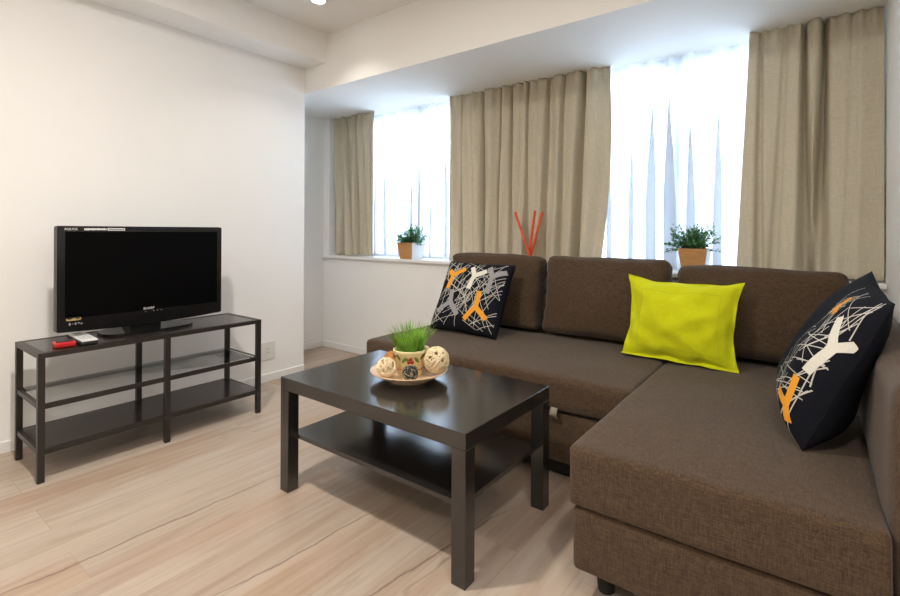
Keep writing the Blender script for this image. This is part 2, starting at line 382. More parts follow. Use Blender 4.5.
# ------------------------------------------------------------------ ceiling lamps, with added fill lamps out of view
def downlight(x, y, power, label, col=(1.0, 0.935, 0.86), rad=0.05, spread=180):
    t = thing('ceiling_downlight', label, 'ceiling light', (x, y, ZC))
    MB().lathe([(0.038, -0.001), (0.040, -0.006), (0.05, -0.007), (0.055, -0.004), (0.055, 0.0)], (x, y, ZC), 40).build('trim_ring', M['chrome'], t)
    MB().lathe([(0.0001, -0.003), (0.039, -0.003), (0.039, 0.0)], (x, y, ZC), 40).build('lens', M['lamp'], t)
    l = bpy.data.lights.new('lamp', 'AREA'); l.shape = 'DISK'; l.size = rad * 2; l.energy = power; l.color = col; l.spread = R(spread)
    o = bpy.data.objects.new('lamp', l); C.objects.link(o); o.parent = t; o.location = (0, 0, -0.012)
KL = 0.83
downlight(-2.375, 1.835, 3 * KL, 'small lit round downlight in the ceiling above the corner of the room', spread=110)
downlight(-1.45, 0.45, 42 * KL, 'lit round ceiling downlight above the coffee table, over the top of the view')
downlight(0.25, 0.35, 18 * KL, 'added unseen fill downlight above the chaise end, over the top of the view')  # unseen lamp, added to brighten the chaise end
downlight(-1.0, -1.1, 22 * KL, 'added unseen fill downlight behind the viewer, towards the left wall')  # added fill: brightens the faces turned towards the viewer
downlight(0.9, -0.9, 22 * KL, 'added unseen fill downlight behind the viewer, towards the far right')  # second added fill lamp behind the viewer, no known fitting there

# ------------------------------------------------------------------ daylight
w = bpy.data.worlds.new('day'); sc.world = w; w.use_nodes = True
bg = w.node_tree.nodes['Background']; bg.inputs['Color'].default_value = (0.66, 0.82, 1.0, 1); bg.inputs['Strength'].default_value = 9.5
for a, b in (W1, W2):
    l = bpy.data.lights.new('sky_portal', 'AREA'); l.shape = 'RECTANGLE'; l.size = b - a; l.size_y = ZS - 0.8; l.cycles.is_portal = True
    o = bpy.data.objects.new('sky_portal', l); C.objects.link(o); o.location = ((a + b) / 2, YG + 0.1, (ZS + 0.8) / 2); o.rotation_euler = (R(-90), 0, 0)

# ------------------------------------------------------------------ curtains
def curtain(name, top, bot, zt, zb, y0, folds, amp, seed, m, sharp=0.6, thick=0.0016, flare=None, hem=True, tape=0.06, wave=0.35):
    rg = random.Random(seed)
    fold_amp = [rg.uniform(0.55, 1.15) for _ in range(folds + 3)]
    fold_w = [rg.uniform(0.6, 1.5) for _ in range(folds)]
    tot = sum(fold_w); cum = [0]
    for f in fold_w: cum.append(cum[-1] + f / tot)
    nu, nv = folds * 18, 36
    verts = []; faces = []
    for j in range(nv + 1):
        v = (j / nv) ** 1.15
        z = zt + (zb - zt) * v
        for i in range(nu + 1):
            u = i / nu
            uu = u + 0.03 * noise.noise(Vector((u * 4 + seed, v * 1.3, seed * 2.1))) * math.sin(math.pi * u)
            uu = min(max(uu, 0), 0.9999)
            k = max(q for q in range(folds) if cum[q] <= uu); t = (uu - cum[k]) / (cum[k + 1] - cum[k])
            s = math.sin(math.pi * t); bump = sharp * abs(s) ** 0.8 + (1 - sharp) * (0.5 - 0.5 * math.cos(2 * math.pi * t))
            a = amp * (fold_amp[k] * (1 - t) + fold_amp[k + 1] * t) * (0.55 + 0.6 * min(1, v * 2.2))
            y = y0 - a * (bump - 0.5) * 1.6
            y += 0.010 * noise.noise(Vector((u * folds * 0.6, v * 3.2, seed)))
            x0 = top[0] + (bot[0] - top[0]) * v; x1 = top[1] + (bot[1] - top[1]) * v
            x = x0 + (x1 - x0) * u + wave * a * math.sin(2 * math.pi * t) * min(1, 0.3 + v)
            if v < 0.09 and tape:   # gathered heading
                g = 1 - v / 0.09
                y += tape * 0.16 * g * math.sin(2 * math.pi * u * folds * 2.5 + seed) 
            if flare: x, y = flare(u, v, x, y)
            verts.append((x, y, z + (0.004 * math.sin(9 * u + seed) if j == nv else 0)))
    for j in range(nv):
        for i in range(nu):
            a = j * (nu + 1) + i; faces.append([a, a + 1, a + nu + 2, a + nu + 1])
    mb = MB(); mb.add(verts, faces); o = mb.build(name, m, at=((top[0] + top[1]) / 2, y0, zb), recalc=False)
    if thick:
        sd = o.modifiers.new('cloth_thickness', 'SOLIDIFY'); sd.thickness = thick; sd.offset = 0
    return o
def drape(name, top, bot, zt, zb, y0, creases, seed, m, und=0.016, wl=0.13, flare=None, ridge=()):
    """heavy curtain: soft undulation, hand-placed creases (place at top, at bottom, depth, width), pinched heading"""
    nv = 44; wid = top[1] - top[0]; nu = int(wid / 0.0042)
    verts = []; faces = []
    for j in range(nv + 1):
        v = (j / nv) ** 1.1; z = zt + (zb - zt) * v
        x0 = top[0] + (bot[0] - top[0]) * v; x1 = top[1] + (bot[1] - top[1]) * v
        for i in range(nu + 1):
            u = i / nu; x = x0 + (x1 - x0) * u; y = y0
            ph = u * wid / wl + 0.5 * noise.noise(Vector((u * 3 + seed, v * 0.9, 1.7)))
            y -= und * math.sin(2 * math.pi * ph) * (0.75 + 0.5 * noise.noise(Vector((ph * 0.7, v * 1.4, seed))))
            y -= 0.012 * noise.noise(Vector((u * wid * 9, v * 2.4, seed + 4.0)))
            for (a, b, d, w_) in creases:
                c = a + (b - a) * v + 0.006 * math.sin(3 * v + a * 40); k = (u - c) * wid / (w_ * (0.75 + 0.5 * v))
                g = math.exp(-abs(k) ** 4)
                y += d * g * (0.7 + 0.3 * v); x -= 0.35 * d * k * math.exp(-k * k * 0.6) * 0.35
            hd = max(0.0, 1 - v / 0.10)
            y += hd * 0.012 * math.sin(2 * math.pi * u * wid / 0.052 + seed) + 0.006 * hd
            if flare: x, y = flare(u, v, x, y)
            verts.append((x, y, z + (0.004 * math.sin(7 * u + seed) if j == nv else 0)))
    for j in range(nv):
        for i in range(nu):
            a = j * (nu + 1) + i; faces.append([a, a + 1, a + nu + 2, a + nu + 1])
    mb = MB(); mb.add(verts, faces); o = mb.build(name, m, at=((top[0] + top[1]) / 2, y0, zb), recalc=False)
    sd = o.modifiers.new('cloth_thickness', 'SOLIDIFY'); sd.thickness = 0.0016; sd.offset = 0
    return o
ZT, ZBm = ZS - 0.001, 0.819
YC, YV = 2.835, 2.952
o = drape('curtain', (-3.435, -2.93), (-3.39, -2.925), ZT, ZBm, YC, [(0.28, 0.12, 0.05, 0.020), (0.30, 0.42, 0.06, 0.022), (0.56, 0.55, 0.07, 0.022), (0.74, 0.80, 0.045, 0.018)], 3, M['curtain'], und=0.020, wl=0.12)
tag(o, 'narrow beige curtain drawn aside at the far left end of the window', 'curtain', 'beige curtains')
def mid_flare(u, v, x, y):
    g = max(0, (u - 0.90) / 0.10)
    return x + 0.03 * g * math.sin(math.pi * v), y + 0.03 * g * g
o = drape('curtain', (-2.165, -0.985), (-2.175, -1.035), ZT, ZBm, 2.872, [(0.10, 0.09, 0.04, 0.016), (0.235, 0.265, 0.085, 0.020), (0.36, 0.37, 0.05, 0.016), (0.44, 0.45, 0.06, 0.018), (0.545, 0.56, 0.065, 0.018), (0.655, 0.665, 0.06, 0.018), (0.76, 0.75, 0.05, 0.016), (0.868, 0.86, 0.10, 0.028)], 11, M['curtain'], und=0.017, wl=0.105, flare=mid_flare)
tag(o, 'widest beige curtain, hanging between the two white voiles behind orange sticks', 'curtain', 'beige curtains')
o = drape('curtain', (-0.262, 0.240), (-0.318, 0.243), ZT, ZBm + 0.008, YC - 0.01, [(0.10, 0.17, 0.04, 0.016), (0.30, 0.27, 0.02, 0.016), (0.445, 0.485, 0.12, 0.024), (0.60, 0.585, 0.12, 0.026), (0.80, 0.78, 0.012, 0.02)], 23, M['curtain'], und=0.010, wl=0.17)
tag(o, 'beige curtain at the right end of the window, against the right wall', 'curtain', 'beige curtains')
o = curtain('voile_curtain', (-3.22, -2.10), (-3.22, -2.10), ZT, 0.83, YV, 9, 0.027, 31, M['sheer'], sharp=0.2, thick=0, tape=0.03, wave=1.55)
tag(o, 'white voile behind the small potted plant at the left of the window', 'curtain', 'white voiles')
o = curtain('voile_curtain', (-1.07, -0.20), (-1.07, -0.20), ZT, 0.83, YV, 7, 0.030, 37, M['sheer'], sharp=0.2, thick=0, tape=0.03, wave=1.55)
tag(o, 'white voile between the wide beige curtain and the right beige curtain', 'curtain', 'white voiles')

# ------------------------------------------------------------------ corner sofa
X0, X1, XB = -1.985, 0.238, 0.128
YF, YS, YE = 1.29, 1.86, 2.758
XC = -0.552
sofa = thing('corner_sofa', 'brown woven corner sofa with a chaise on the right, under the window', 'sofa', ((X0 + X1) / 2, 2.1, 0))
def soft(seed, amp=0.004, top=0.0):
    def f(p, s):
        q = p.copy(); e = max(0, (1 - s.x ** 4) * (1 - s.y ** 4))
        q.z += top * e * (1 if s.z > 0 else 0)
        q += Vector((nz(p, 5, seed), nz(p, 5, seed + 1), nz(p, 4, seed + 2))) * amp
        return q
    return f
MB().rbox((X0, YS, 0.292), (XC - 0.003, 2.64, 0.432), 0.022, (44, 26, 6), soft(1, 0.006, 0.010)).build('sleeper_seat', M['sofa'], sofa)
MB().rbox((X0 + 0.008, YS + 0.012, 0.078), (XC + 0.02, 2.64, 0.286), 0.016, (36, 16, 8), soft(4, 0.004)).build('drawer_front', M['sofa'], sofa)
MB().rbox((XC, YF, 0.268), (XB - 0.003, 2.64, 0.432), 0.013, (24, 40, 8), soft(7, 0.003, 0.008)).build('chaise_seat', M['sofa'], sofa)
MB().rbox((XC + 0.010, YF + 0.008, 0.086), (X1, 2.64, 0.262), 0.014, (24, 40, 8), soft(9, 0.002)).build('chaise_base', M['sofa'], sofa)
MB().rbox((X0, 2.655, 0.08), (XB - 0.003, YE, 0.655), 0.025, (40, 5, 18), soft(12, 0.003)).build('backrest', M['sofa'], sofa)
def side_warp(p, s):
    q = p.copy(); q.x -= 0.014 * (1 - s.y ** 6) * (1 - abs(s.z)) * (1 if s.x < 0 else 0)
    q += Vector((nz(p, 6, 15), nz(p, 6, 16), nz(p, 4, 17))) * 0.004
    return q
MB().rbox((XB, YF + 0.002, 0.266), (X1, YE, 0.742), 0.05, (10, 44, 16), side_warp).build('side_backrest', M['sofa'], sofa)
MB().box((X0 + 0.05, YS + 0.07, 0.004), (XC, 2.60, 0.08)).build('plinth', M['sofa_dark'], sofa)
for x, y in ((-0.478, 1.392), (0.16, 1.392), (-0.478, 2.55), (0.16, 2.55)):
    MB().lathe([(0.0001, 0), (0.022, 0), (0.026, 0.03), (0.028, 0.09), (0.0001, 0.09)], (x, y, 0), 20).build('foot', M['sofa_dark'], sofa)
st = MB(); pts = []
for k in range(13):
    t = k / 12; pts.append((YS + 0.004 - 0.016 * math.sin(math.pi * t) - 0.001, 0.305 - 0.042 * t))
vs = []
for (y, z) in pts: vs += [(-0.872, y, z), (-0.842, y, z)]
st.add(vs, [[2 * i, 2 * i + 1, 2 * i + 3, 2 * i + 2] for i in range(12)])
so = st.build('pull_strap', M['strap'], sofa); sd = so.modifiers.new('webbing', 'SOLIDIFY'); sd.thickness = 0.003
so['label'] = 'beige pull strap'

# loose back cushions
def back_cushion(x0, x1, zt, seed, label, lean=11, ybot=2.515, h=None):
    wd = x1 - x0; ht = zt - 0.443; th = 0.135
    def warp(p, s):
        q = p.copy()
        e = max(0, (1 - s.x ** 2)) * max(0, (1 - s.z ** 2))
        q.y += (0.042 * e) * (1 if s.y > 0 else -1) * abs(s.y)
        q.z += 0.012 * (1 - s.x ** 2) * (1 if s.z < 0 else 0.0) - 0.006 * s.x ** 2 * (s.z > 0)
        q.x -= 0.010 * s.x * (1 - s.z ** 2)
        edge = abs(s.x) ** 6
        q += Vector((nz(p, 7, seed) * 0.008, nz(p, 5, seed + 1) * 0.010 + nz((p.x * 0.5, p.y, p.z * 2.2), 14, seed) * 0.016 * edge, nz(p, 6, seed + 2) * 0.007))
        return q
    m = MB(); m.rbox((-wd / 2, -th / 2, 0), (wd / 2, th / 2, ht), 0.045, (34, 10, 26), warp)
    # seam round the front face
    o = m.build('back_cushion', M['sofa'])
    o.matrix_world = Matrix.Translation(((x0 + x1) / 2, ybot + th / 2, 0.446)) @ Matrix.Rotation(R(-lean), 4, 'X')
    return tag(o, label, 'cushion', 'loose back cushions of the sofa')
back_cushion(-1.952, -1.288, 0.892, 51, 'leftmost brown back cushion, behind the square navy patterned pillow')
back_cushion(-1.258, -0.580, 0.895, 57, 'middle brown back cushion, left of and partly behind the lime pillow')
back_cushion(-0.553, 0.118, 0.872, 63, 'rightmost brown back cushion, behind the right half of the lime pillow')

# ------------------------------------------------------------------ throw pillows
def pillow_surface(w, h, t, pinch=0.05, power=0.5, back=1.0, seed=0, wr=0.006, sag=0.0):
    """returns S(s,t,side) on a stuffed square pillow standing in the XZ plane, front towards -Y"""
    def S(s, q, side):
        px = w / 2 * s * (1 - pinch * (1 - q * q)); pz = h / 2 * q * (1 - pinch * (1 - s * s))
        e = max(0, (1 - s ** 4)) * max(0, (1 - q ** 4))
        d = t / 2 * (e ** power)
        d *= (back if side > 0 else 1) * (1 - sag * q)
        b = Vector((px, side * d, pz + h / 2))
        b += Vector((nz(b, 9, seed), nz(b, 8, seed + 1) * 1.4, nz(b, 9, seed + 2))) * wr * (0.3 + 0.7 * e)
        return b
    return S
def pillow_mesh(mb, S, m, n=36):
    def g(k): t = 2 * k / n - 1; return math.copysign(1 - (1 - abs(t)) ** 1.5, t)
    for side in (-1, 1):
        verts = [S(g(i), g(j), side) for j in range(n + 1) for i in range(n + 1)]
        faces = [[j * (n + 1) + i, j * (n + 1) + i + 1, (j + 1) * (n + 1) + i + 1, (j + 1) * (n + 1) + i] for j in range(n) for i in range(n)]
        mb.add(verts, faces, m)
def normal(S, s, q):
    e = 0.01; a = S(s + e, q, -1) - S(s - e, q, -1); b = S(s, q + e, -1) - S(s, q - e, -1)
    n = a.cross(b)
    if n.y > 0 : n = -n
    return n.normalized()
def stroke(mb, S, p0, p1, wid, m, w, h, lift=0.0012):
    """printed stroke between two points of the front, in -1..1 units; wid in metres"""
    d = Vector(((p1[0] - p0[0]) * w / 2, (p1[1] - p0[1]) * h / 2)); ln = d.length
    if ln < 1e-5: return
    px, pz = -d.y / ln * wid / 2 / (w / 2), d.x / ln * wid / 2 / (h / 2)
    k = max(3, int(ln / 0.012)); nw = 1 if wid < 0.008 else 3
    verts = []
    for i in range(k + 1):
        f = i / k
        for j in range(nw + 1):
            a = 2 * j / nw - 1
            s = p0[0] + (p1[0] - p0[0]) * f + px * a; q = p0[1] + (p1[1] - p0[1]) * f + pz * a
            s = max(-0.985, min(0.985, s)); q = max(-0.985, min(0.985, q))
            verts.append(S(s, q, -1) + normal(S, s, q) * lift)
    faces = [[i * (nw + 1) + j, i * (nw + 1) + j + 1, (i + 1) * (nw + 1) + j + 1, (i + 1) * (nw + 1) + j] for i in range(k) for j in range(nw)]
    mb.add(verts, faces, m)
def y_shape(mb, S, c, arms, wid, m, w, h):
    for k, a in enumerate(arms): stroke(mb, S, c, a, wid, m, w, h, 0.0022 + 0.00015 * k)
def pattern_pillow(w, h, t, ys, lines, seed, **kw):
    S = pillow_surface(w, h, t, seed=seed, **kw)
    mb = MB(); pillow_mesh(mb, S, M['navy'])
    for (a, b) in lines: stroke(mb, S, a, b, 0.0027, M['p_line'], w, h, 0.0012)
    for c, arms, col, wid in ys: y_shape(mb, S, c, arms, wid, M[col], w, h)
    return mb.build('throw_pillow', M['navy'])
rg = random.Random(5)
def thread_lines(n, box, dirs, lo, hi):
    out = []
    for _ in range(n):
        x, y = rg.uniform(box[0], box[1]), rg.uniform(box[2], box[3]); a = R(rg.choice(dirs) + rg.uniform(-4, 4)); l = rg.uniform(lo, hi) / 2
        p = [(x - l * math.cos(a), y - l * math.sin(a)), (x + l * math.cos(a), y + l * math.sin(a))]
        out.append(tuple((max(box[0] - .03, min(box[1] + .03, u)), max(box[2] - .03, min(box[3] + .03, v))) for u, v in p))
    return out
ys1 = [((-0.62, 0.50), [(-0.78, 0.64), (-0.26, 0.70), (-0.66, 0.10)], 'p_orange', 0.030),
       ((0.10, 0.53), [(-0.06, 0.78), (0.40, 0.70), (0.04, 0.12)], 'p_white', 0.030),
       ((0.62, 0.54), [(0.44, 0.82), (0.93, 0.72), (0.60, 0.06)], 'p_grey', 0.030),
       ((-0.42, -0.30), [(-0.48, 0.06), (-0.78, -0.56), (-0.10, -0.62)], 'p_grey', 0.030),
       ((0.40, -0.34), [(0.40, 0.10), (0.14, -0.70), (0.74, -0.62)], 'p_orange', 0.030)]
ln1 = thread_lines(100, (-0.93, 0.92, -0.88, 0.90), (62, 62, 120, 28, 88, 150), 0.4, 1.1)
p1 = pattern_pillow(0.46, 0.445, 0.135, ys1, ln1, 71, pinch=0.05, power=0.45)
p1.matrix_world = Matrix.Translation((-1.608, 2.245, 0.447)) @ Matrix.Rotation(R(1.0), 4, 'Z') @ Matrix.Rotation(R(-28), 4, 'X') @ Matrix.Rotation(R(1.0), 4, 'Y')
tag(p1, 'square navy pillow with orange, white and grey forked print, leaning on the left back cushion', 'pillow', 'navy forked-print pillows')

ys2 = [((0.86, 0.26), [(0.62, 0.58), (0.985, 0.40), (0.82, -0.16)], 'p_white', 0.023),
       ((0.80, -0.64), [(0.76, -0.28), (0.48, -0.64), (0.88, -0.80)], 'p_orange', 0.021),
       ((0.30, 0.66), [(0.34, 0.80), (0.2, 0.5), (0.42, 0.55)], 'p_orange', 0.024)]
ln2 = thread_lines(52, (0.0, 0.88, -0.85, 0.90), (62, 100, 130, 28, 80, 8), 0.4, 0.9) + [((0.62, 0.72), (0.92, 0.90)), ((0.80, 0.4), (0.92, 0.92)), ((0.6, 0.1), (0.94, 0.02)), ((0.70, -0.40), (0.93, 0.04)), ((0.86, 0.95), (0.92, 0.42)), ((0.70, 0.30), (0.91, 0.96)), ((0.86, -0.10), (0.88, -0.96)), ((0.72, -0.86), (0.93, -0.30))]
p2 = pattern_pillow(0.46, 0.465, 0.195, ys2, ln2, 77, pinch=0.06, power=0.62, wr=0.010, back=0.66, sag=0.40)
# front (-Y) turned to face -X, near edge towards the viewer, leaning back on the right side
tag(p2, 'black pillow with white and orange forked print, leaning on the right side of the chaise', 'pillow', 'navy forked-print pillows')
p2.matrix_world = Matrix.Translation((-0.030, 1.855, 0.462)) @ Matrix.Rotation(R(-86), 4, 'Z') @ Matrix.Rotation(R(-22.5), 4, 'X') @ Matrix.Rotation(R(7), 4, 'Y')

# lime pillow with a flat flange
def lime():
    w, h, t = 0.475, 0.378, 0.16; n = 48; fl = 0.93
    def S(s, q, side):
        ex = 1 + 0.05 * (abs(s * q) ** 4)
        px = w / 2 * s * ex * (1 - 0.07 * (1 - q * q)); pz = h / 2 * q * ex * (1 - 0.10 * (1 - s * s) * (1 if q > 0 else 0.3))
        si, qi = min(1, abs(s) / fl), min(1, abs(q) / fl)
        e = max(0, (1 - si ** 2.6)) * max(0, (1 - qi ** 2.6))
        d = t / 2 * e ** 0.62 + 0.0022
        fo = max(0, max(abs(s), abs(q)) - fl) / (1 - fl)
        b = Vector((px, side * d, pz + h / 2))
        b.y += fo * (0.016 * nz((px, 0, pz), 13, 3) + 0.010 * math.sin(9 * s + 7 * q)) - 0.020 * fo * (q < -fl) + 0.008 * fo * (q > fl)
        b += Vector((nz(b, 10, 5), nz(b, 14, 6) * 1.4, nz(b, 10, 7))) * 0.012 * (1 - fo * 0.4)
        if q < -0.8: b.z = max(b.z, 0.004)
        return b
    mb = MB()
    def g(k): return 2 * k / n - 1
    for side in (-1, 1):
        verts = [S(g(i), g(j), side) for j in range(n + 1) for i in range(n + 1)]
        mb.add(verts, [[j * (n + 1) + i, j * (n + 1) + i + 1, (j + 1) * (n + 1) + i + 1, (j + 1) * (n + 1) + i] for j in range(n) for i in range(n)], M['lime'])
    b = [(-1, -1), (1, -1), (1, 1), (-1, 1)]
    rim = []
    for k in range(4):
        p, q = b[k], b[(k + 1) % 4]
        for i in range(n): rim.append((p[0] + (q[0] - p[0]) * i / n, p[1] + (q[1] - p[1]) * i / n))
    r = len(rim); v = [S(a, c, -1) for a, c in rim] + [S(a, c, 1) for a, c in rim]
    mb.add(v, [[i, (i + 1) % r, r + (i + 1) % r, r + i] for i in range(r)], M['lime'])
    for k in range(4):  # stitched line of the flange
        p, q = b[k], b[(k + 1) % 4]
        stroke(mb, S, (p[0] * 0.74, p[1] * 0.72), (q[0] * 0.74, q[1] * 0.72), 0.0022, M['lime_seam'], w, h, 0.0008)
    return mb.build('throw_pillow', M['lime'])
p3 = lime()
p3.matrix_world = Matrix.Translation((-0.500, 2.370, 0.440)) @ Matrix.Rotation(R(-2), 4, 'Z') @ Matrix.Rotation(R(-12), 4, 'X') @ Matrix.Rotation(R(1.0), 4, 'Y')
tag(p3, 'plain lime yellow pillow with a flat flanged border, in the corner of the sofa', 'pillow')

# ------------------------------------------------------------------ coffee table
tx, ty = -1.699, 1.139
ct = thing('coffee_table', 'black-brown rectangular coffee table with a lower shelf, in front of the sofa', 'coffee table', (tx + 0.45, ty + 0.275, 0))
MB().box((tx, ty, 0.40), (tx + 0.90, ty + 0.55, 0.45), 0.0015, 1).build('table_top', M['blackwood'], ct)
MB().box((tx + 0.03, ty + 0.028, 0.213), (tx + 0.87, ty + 0.522, 0.229), 0.001, 1).build('shelf', M['blackwood'], ct)
for i in (0, 1):
    for j in (0, 1):
        a, b = tx + i * 0.85, ty + j * 0.50
        MB().box((a, b, 0), (a + 0.05, b + 0.05, 0.3995), 0.0012, 1).build('leg', M['blackwood'], ct)

# plate with what lies on it
PX, PY, PZ = -1.275, 1.430, 0.45
MB_ = MB().lathe([(0.0001, 0.004), (0.070, 0.004), (0.072, 0.0), (0.082, 0.0), (0.084, 0.007), (0.120, 0.019), (0.150, 0.036), (0.152, 0.039), (0.149, 0.041), (0.118, 0.026), (0.080, 0.014), (0.0001, 0.013)], (PX, PY, PZ + 0.0005), 64)
tag(MB_.build('plate', M['plate'], at=(PX, PY, PZ)), 'round pale footed plate in the middle of the coffee table', 'plate')
gp = thing('grass_pot', 'cream ceramic pot of green grass painted with red berries, on the plate', 'potted plant', (PX - 0.005, PY + 0.01, PZ + 0.0145))
gx, gy, gz = gp.location
MB().lathe([(0.0001, 0), (0.046, 0), (0.049, 0.004), (0.062, 0.088), (0.066, 0.091), (0.0668, 0.101), (0.064, 0.103), (0.059, 0.100), (0.057, 0.088), (0.0001, 0.087)], (gx, gy, gz), 56).build('pot', M['ceramic'], gp)
MB().lathe([(0.0001, 0.092), (0.03, 0.092), (0.0575, 0.089)], (gx, gy, gz), 30).build('soil', M['soil'], gp)
def on_pot(theta, z, lift=0.0008):
    r_ = 0.049 + (0.062 - 0.049) * (z - 0.004) / 0.084 + lift
    return Vector((gx + r_ * math.cos(theta), gy + r_ * math.sin(theta), gz + z))
face_dir = math.atan2(-gy, -gx) + 0.03
def leaf_patch(mb, th, z, ang, ln, wd):
    cs = []
    for k in range(11):
        t = k / 10; w_ = wd / 2 * math.sin(math.pi * t) ** 0.8
        for sgn in (-1, 0, 1):
            a = (t - 0.5) * ln; b = sgn * w_
            dx, dz = a * math.cos(ang) - b * math.sin(ang), a * math.sin(ang) + b * math.cos(ang)
            cs.append(on_pot(th + dx / 0.058, z + dz))
    mb.add(cs, [[3 * i + j, 3 * i + j + 1, 3 * i + j + 4, 3 * i + j + 3] for i in range(10) for j in range(2)])
lf = MB()
for dth, z, an in ((-0.42, 0.070, 0.9), (0.42, 0.070, -0.9 + math.pi), (-0.85, 0.078, 2.3), (0.85, 0.079, 0.8), (-0.16, 0.070, -0.5), (1.25, 0.076, -0.5), (-1.25, 0.076, 0.5)):
    leaf_patch(lf, face_dir + dth, z, an, 0.030, 0.012)
lf.build('painted_leaves', M['leafpaint'], gp)
bs = MB()
for dth, z in ((-0.10, 0.062), (0.12, 0.062), (0.02, 0.074)):
    c = on_pot(face_dir + dth, z, 0.001); b2 = bmesh.new(); bmesh.ops.create_uvsphere(b2, u_segments=12, v_segments=8, radius=0.0068)
    dr = Vector((math.cos(face_dir + dth), math.sin(face_dir + dth), 0))
    vv = [c + (v.co - dr * v.co.dot(dr) * 0.75) for v in b2.verts]; b2.verts.index_update()
    bs.add(vv, [[v.index for v in f.verts] for f in b2.faces]); b2.free()
bs.tube([on_pot(face_dir + a / 10 - 1.5, 0.030 + 0.002 * math.sin(a)) for a in range(31)], 0.0014, 6)
bs.build('painted_berries', M['berry'], gp)
gr = MB()
for k in range(240):
    a = rnd.uniform(0, 2 * math.pi); rr = 0.050 * math.sqrt(rnd.random()); h_ = rnd.uniform(0.080, 0.135) * (1.05 - 3.5 * rr)
    tilt = rr / 0.05 * rnd.uniform(0.2, 0.62) + rnd.uniform(0, 0.12); b = a + rnd.uniform(-0.5, 0.5)
    base = Vector((gx + rr * math.cos(a), gy + rr * math.sin(a), gz + 0.090)); dr = Vector((math.cos(b), math.sin(b), 0)); sd_ = Vector((-math.sin(b + 0.7), math.cos(b + 0.7), 0))
    vs = []
    for i in range(6):
        t = i / 5; p = base + dr * (h_ * tilt * (0.4 * t + 0.8 * t * t)) + Vector((0, 0, h_ * (t - 0.12 * tilt * t * t))); wv = 0.0024 * (1 - t ** 2.2) + 0.0001
        vs += [p - sd_ * wv, p + sd_ * wv]
    gr.add(vs, [[2 * i, 2 * i + 1, 2 * i + 3, 2 * i + 2] for i in range(5)])
gr.build('grass_blades', M['grass'], gp, recalc=False)

def wound_ball(c, r_, mats, n, wr, seed, label, cat='ball', core=None, group='wound rattan balls on the plate'):
    rg = random.Random(seed); c = Vector(c); mb = MB()
    for k in range(n):
        ax = Vector((rg.gauss(0, 1), rg.gauss(0, 1), rg.gauss(0, 1))).normalized(); u = ax.orthogonal().normalized(); v = ax.cross(u)
        off = rg.uniform(-0.45, 0.45) * r_; rad = math.sqrt(r_ * r_ - off * off); ph = rg.uniform(0, 6.28); m_ = rg.choice(mats)
        pts = []
        for i in range(40):
            t = 2 * math.pi * i / 40; q = ax * (off + r_ * 0.10 * math.sin(2 * t + ph)) + (u * math.cos(t) + v * math.sin(t)) * rad
            pts.append(c + q.normalized() * (r_ - wr - rg.uniform(0, 0.0006) - 0.0035 * (0.5 + 0.5 * math.sin(3 * t + ph))))
        mb.tube(pts, wr, 5, False, m_, True)
    if core:
        b2 = bmesh.new(); bmesh.ops.create_icosphere(b2, subdivisions=3, radius=r_ * 0.86); b2.verts.index_update()
        mb.add([c + v.co for v in b2.verts], [[v.index for v in f.verts] for f in b2.faces], core); b2.free()
    o = mb.build('woven_ball', mats[0], at=c - Vector((0, 0, r_)))
    return tag(o, label, cat, group)
def polar(right, toward, z):
    """offset on the plate: metres to the viewer's right and towards the viewer"""
    d = Vector((-PX, -PY, 0)).normalized(); rgt = Vector((-d.y, d.x, 0))
    return Vector((PX, PY, PZ)) + rgt * right + d * toward + Vector((0, 0, z))
wound_ball(polar(0.106, 0.030, 0.0815), 0.052, [M['rattan']], 34, 0.0023, 1, 'largest pale wound rattan ball, right of the grass pot on the plate')
wound_ball(polar(0.055, -0.092, 0.070), 0.041, [M['rattan']], 30, 0.0022, 2, 'pale wound rattan ball at the back of the plate, behind the largest one')
wound_ball(polar(-0.086, 0.058, 0.0625), 0.039, [M['rattan']], 30, 0.0021, 3, 'pale wound rattan ball at the left front of the plate')
wound_ball(polar(-0.070, -0.075, 0.0575), 0.035, [M['rattan_orange']], 28, 0.002, 4, 'orange wound rattan ball behind the pot, at the left back of the plate')
wound_ball(polar(0.004, 0.106, 0.0535), 0.031, [M['darkball'], M['darkball'], M['darkball'], M['glint']], 40, 0.0016, 5, 'small dark ball with glints, in front of the grass pot', core=M['darkcore'])

# ------------------------------------------------------------------ tv bench
bx, by, BL, BD, BH = -2.504, 0.564, 0.988, 0.359, 0.527
tb = thing('tv_bench', 'low dark metal TV bench with a glass middle shelf, against the left wall', 'tv bench', (bx - BD / 2, by + BL / 2, 0))
lw = 0.024
for i in (0, 1):
    for y in (by, by + (BL - lw) / 2, by + BL - lw):
        x = bx - lw if i == 0 else bx - BD
        MB().box((x, y, 0), (x + lw, y + lw, BH - 0.0205), 0.001, 1).build('leg', M['benchmetal'], tb)
def ring(z0, z1, ww=lw):
    m = MB()
    m.box((bx - BD, by, z0), (bx - BD + ww, by + BL, z1)).box((bx - ww, by, z0), (bx, by + BL, z1))
    m.box((bx - BD + ww, by, z0), (bx - ww, by + ww, z1)).box((bx - BD + ww, by + BL - ww, z0), (bx - ww, by + BL, z1))
    return m
def rails(z0, z1, ww=0.014):
    m = MB()
    m.box((bx - BD + 0.004, by + lw, z0), (bx - BD + 0.004 + ww, by + BL - lw, z1)).box((bx - 0.004 - ww, by + lw, z0), (bx - 0.004, by + BL - lw, z1))
    m.box((bx - BD + lw, by + 0.004, z0), (bx - lw, by + 0.004 + ww, z1)).box((bx - BD + lw, by + BL - 0.004 - ww, z0), (bx - lw, by + BL - 0.004, z1))
    return m
ring(BH - 0.020, BH).build('top_frame', M['benchmetal'], tb)
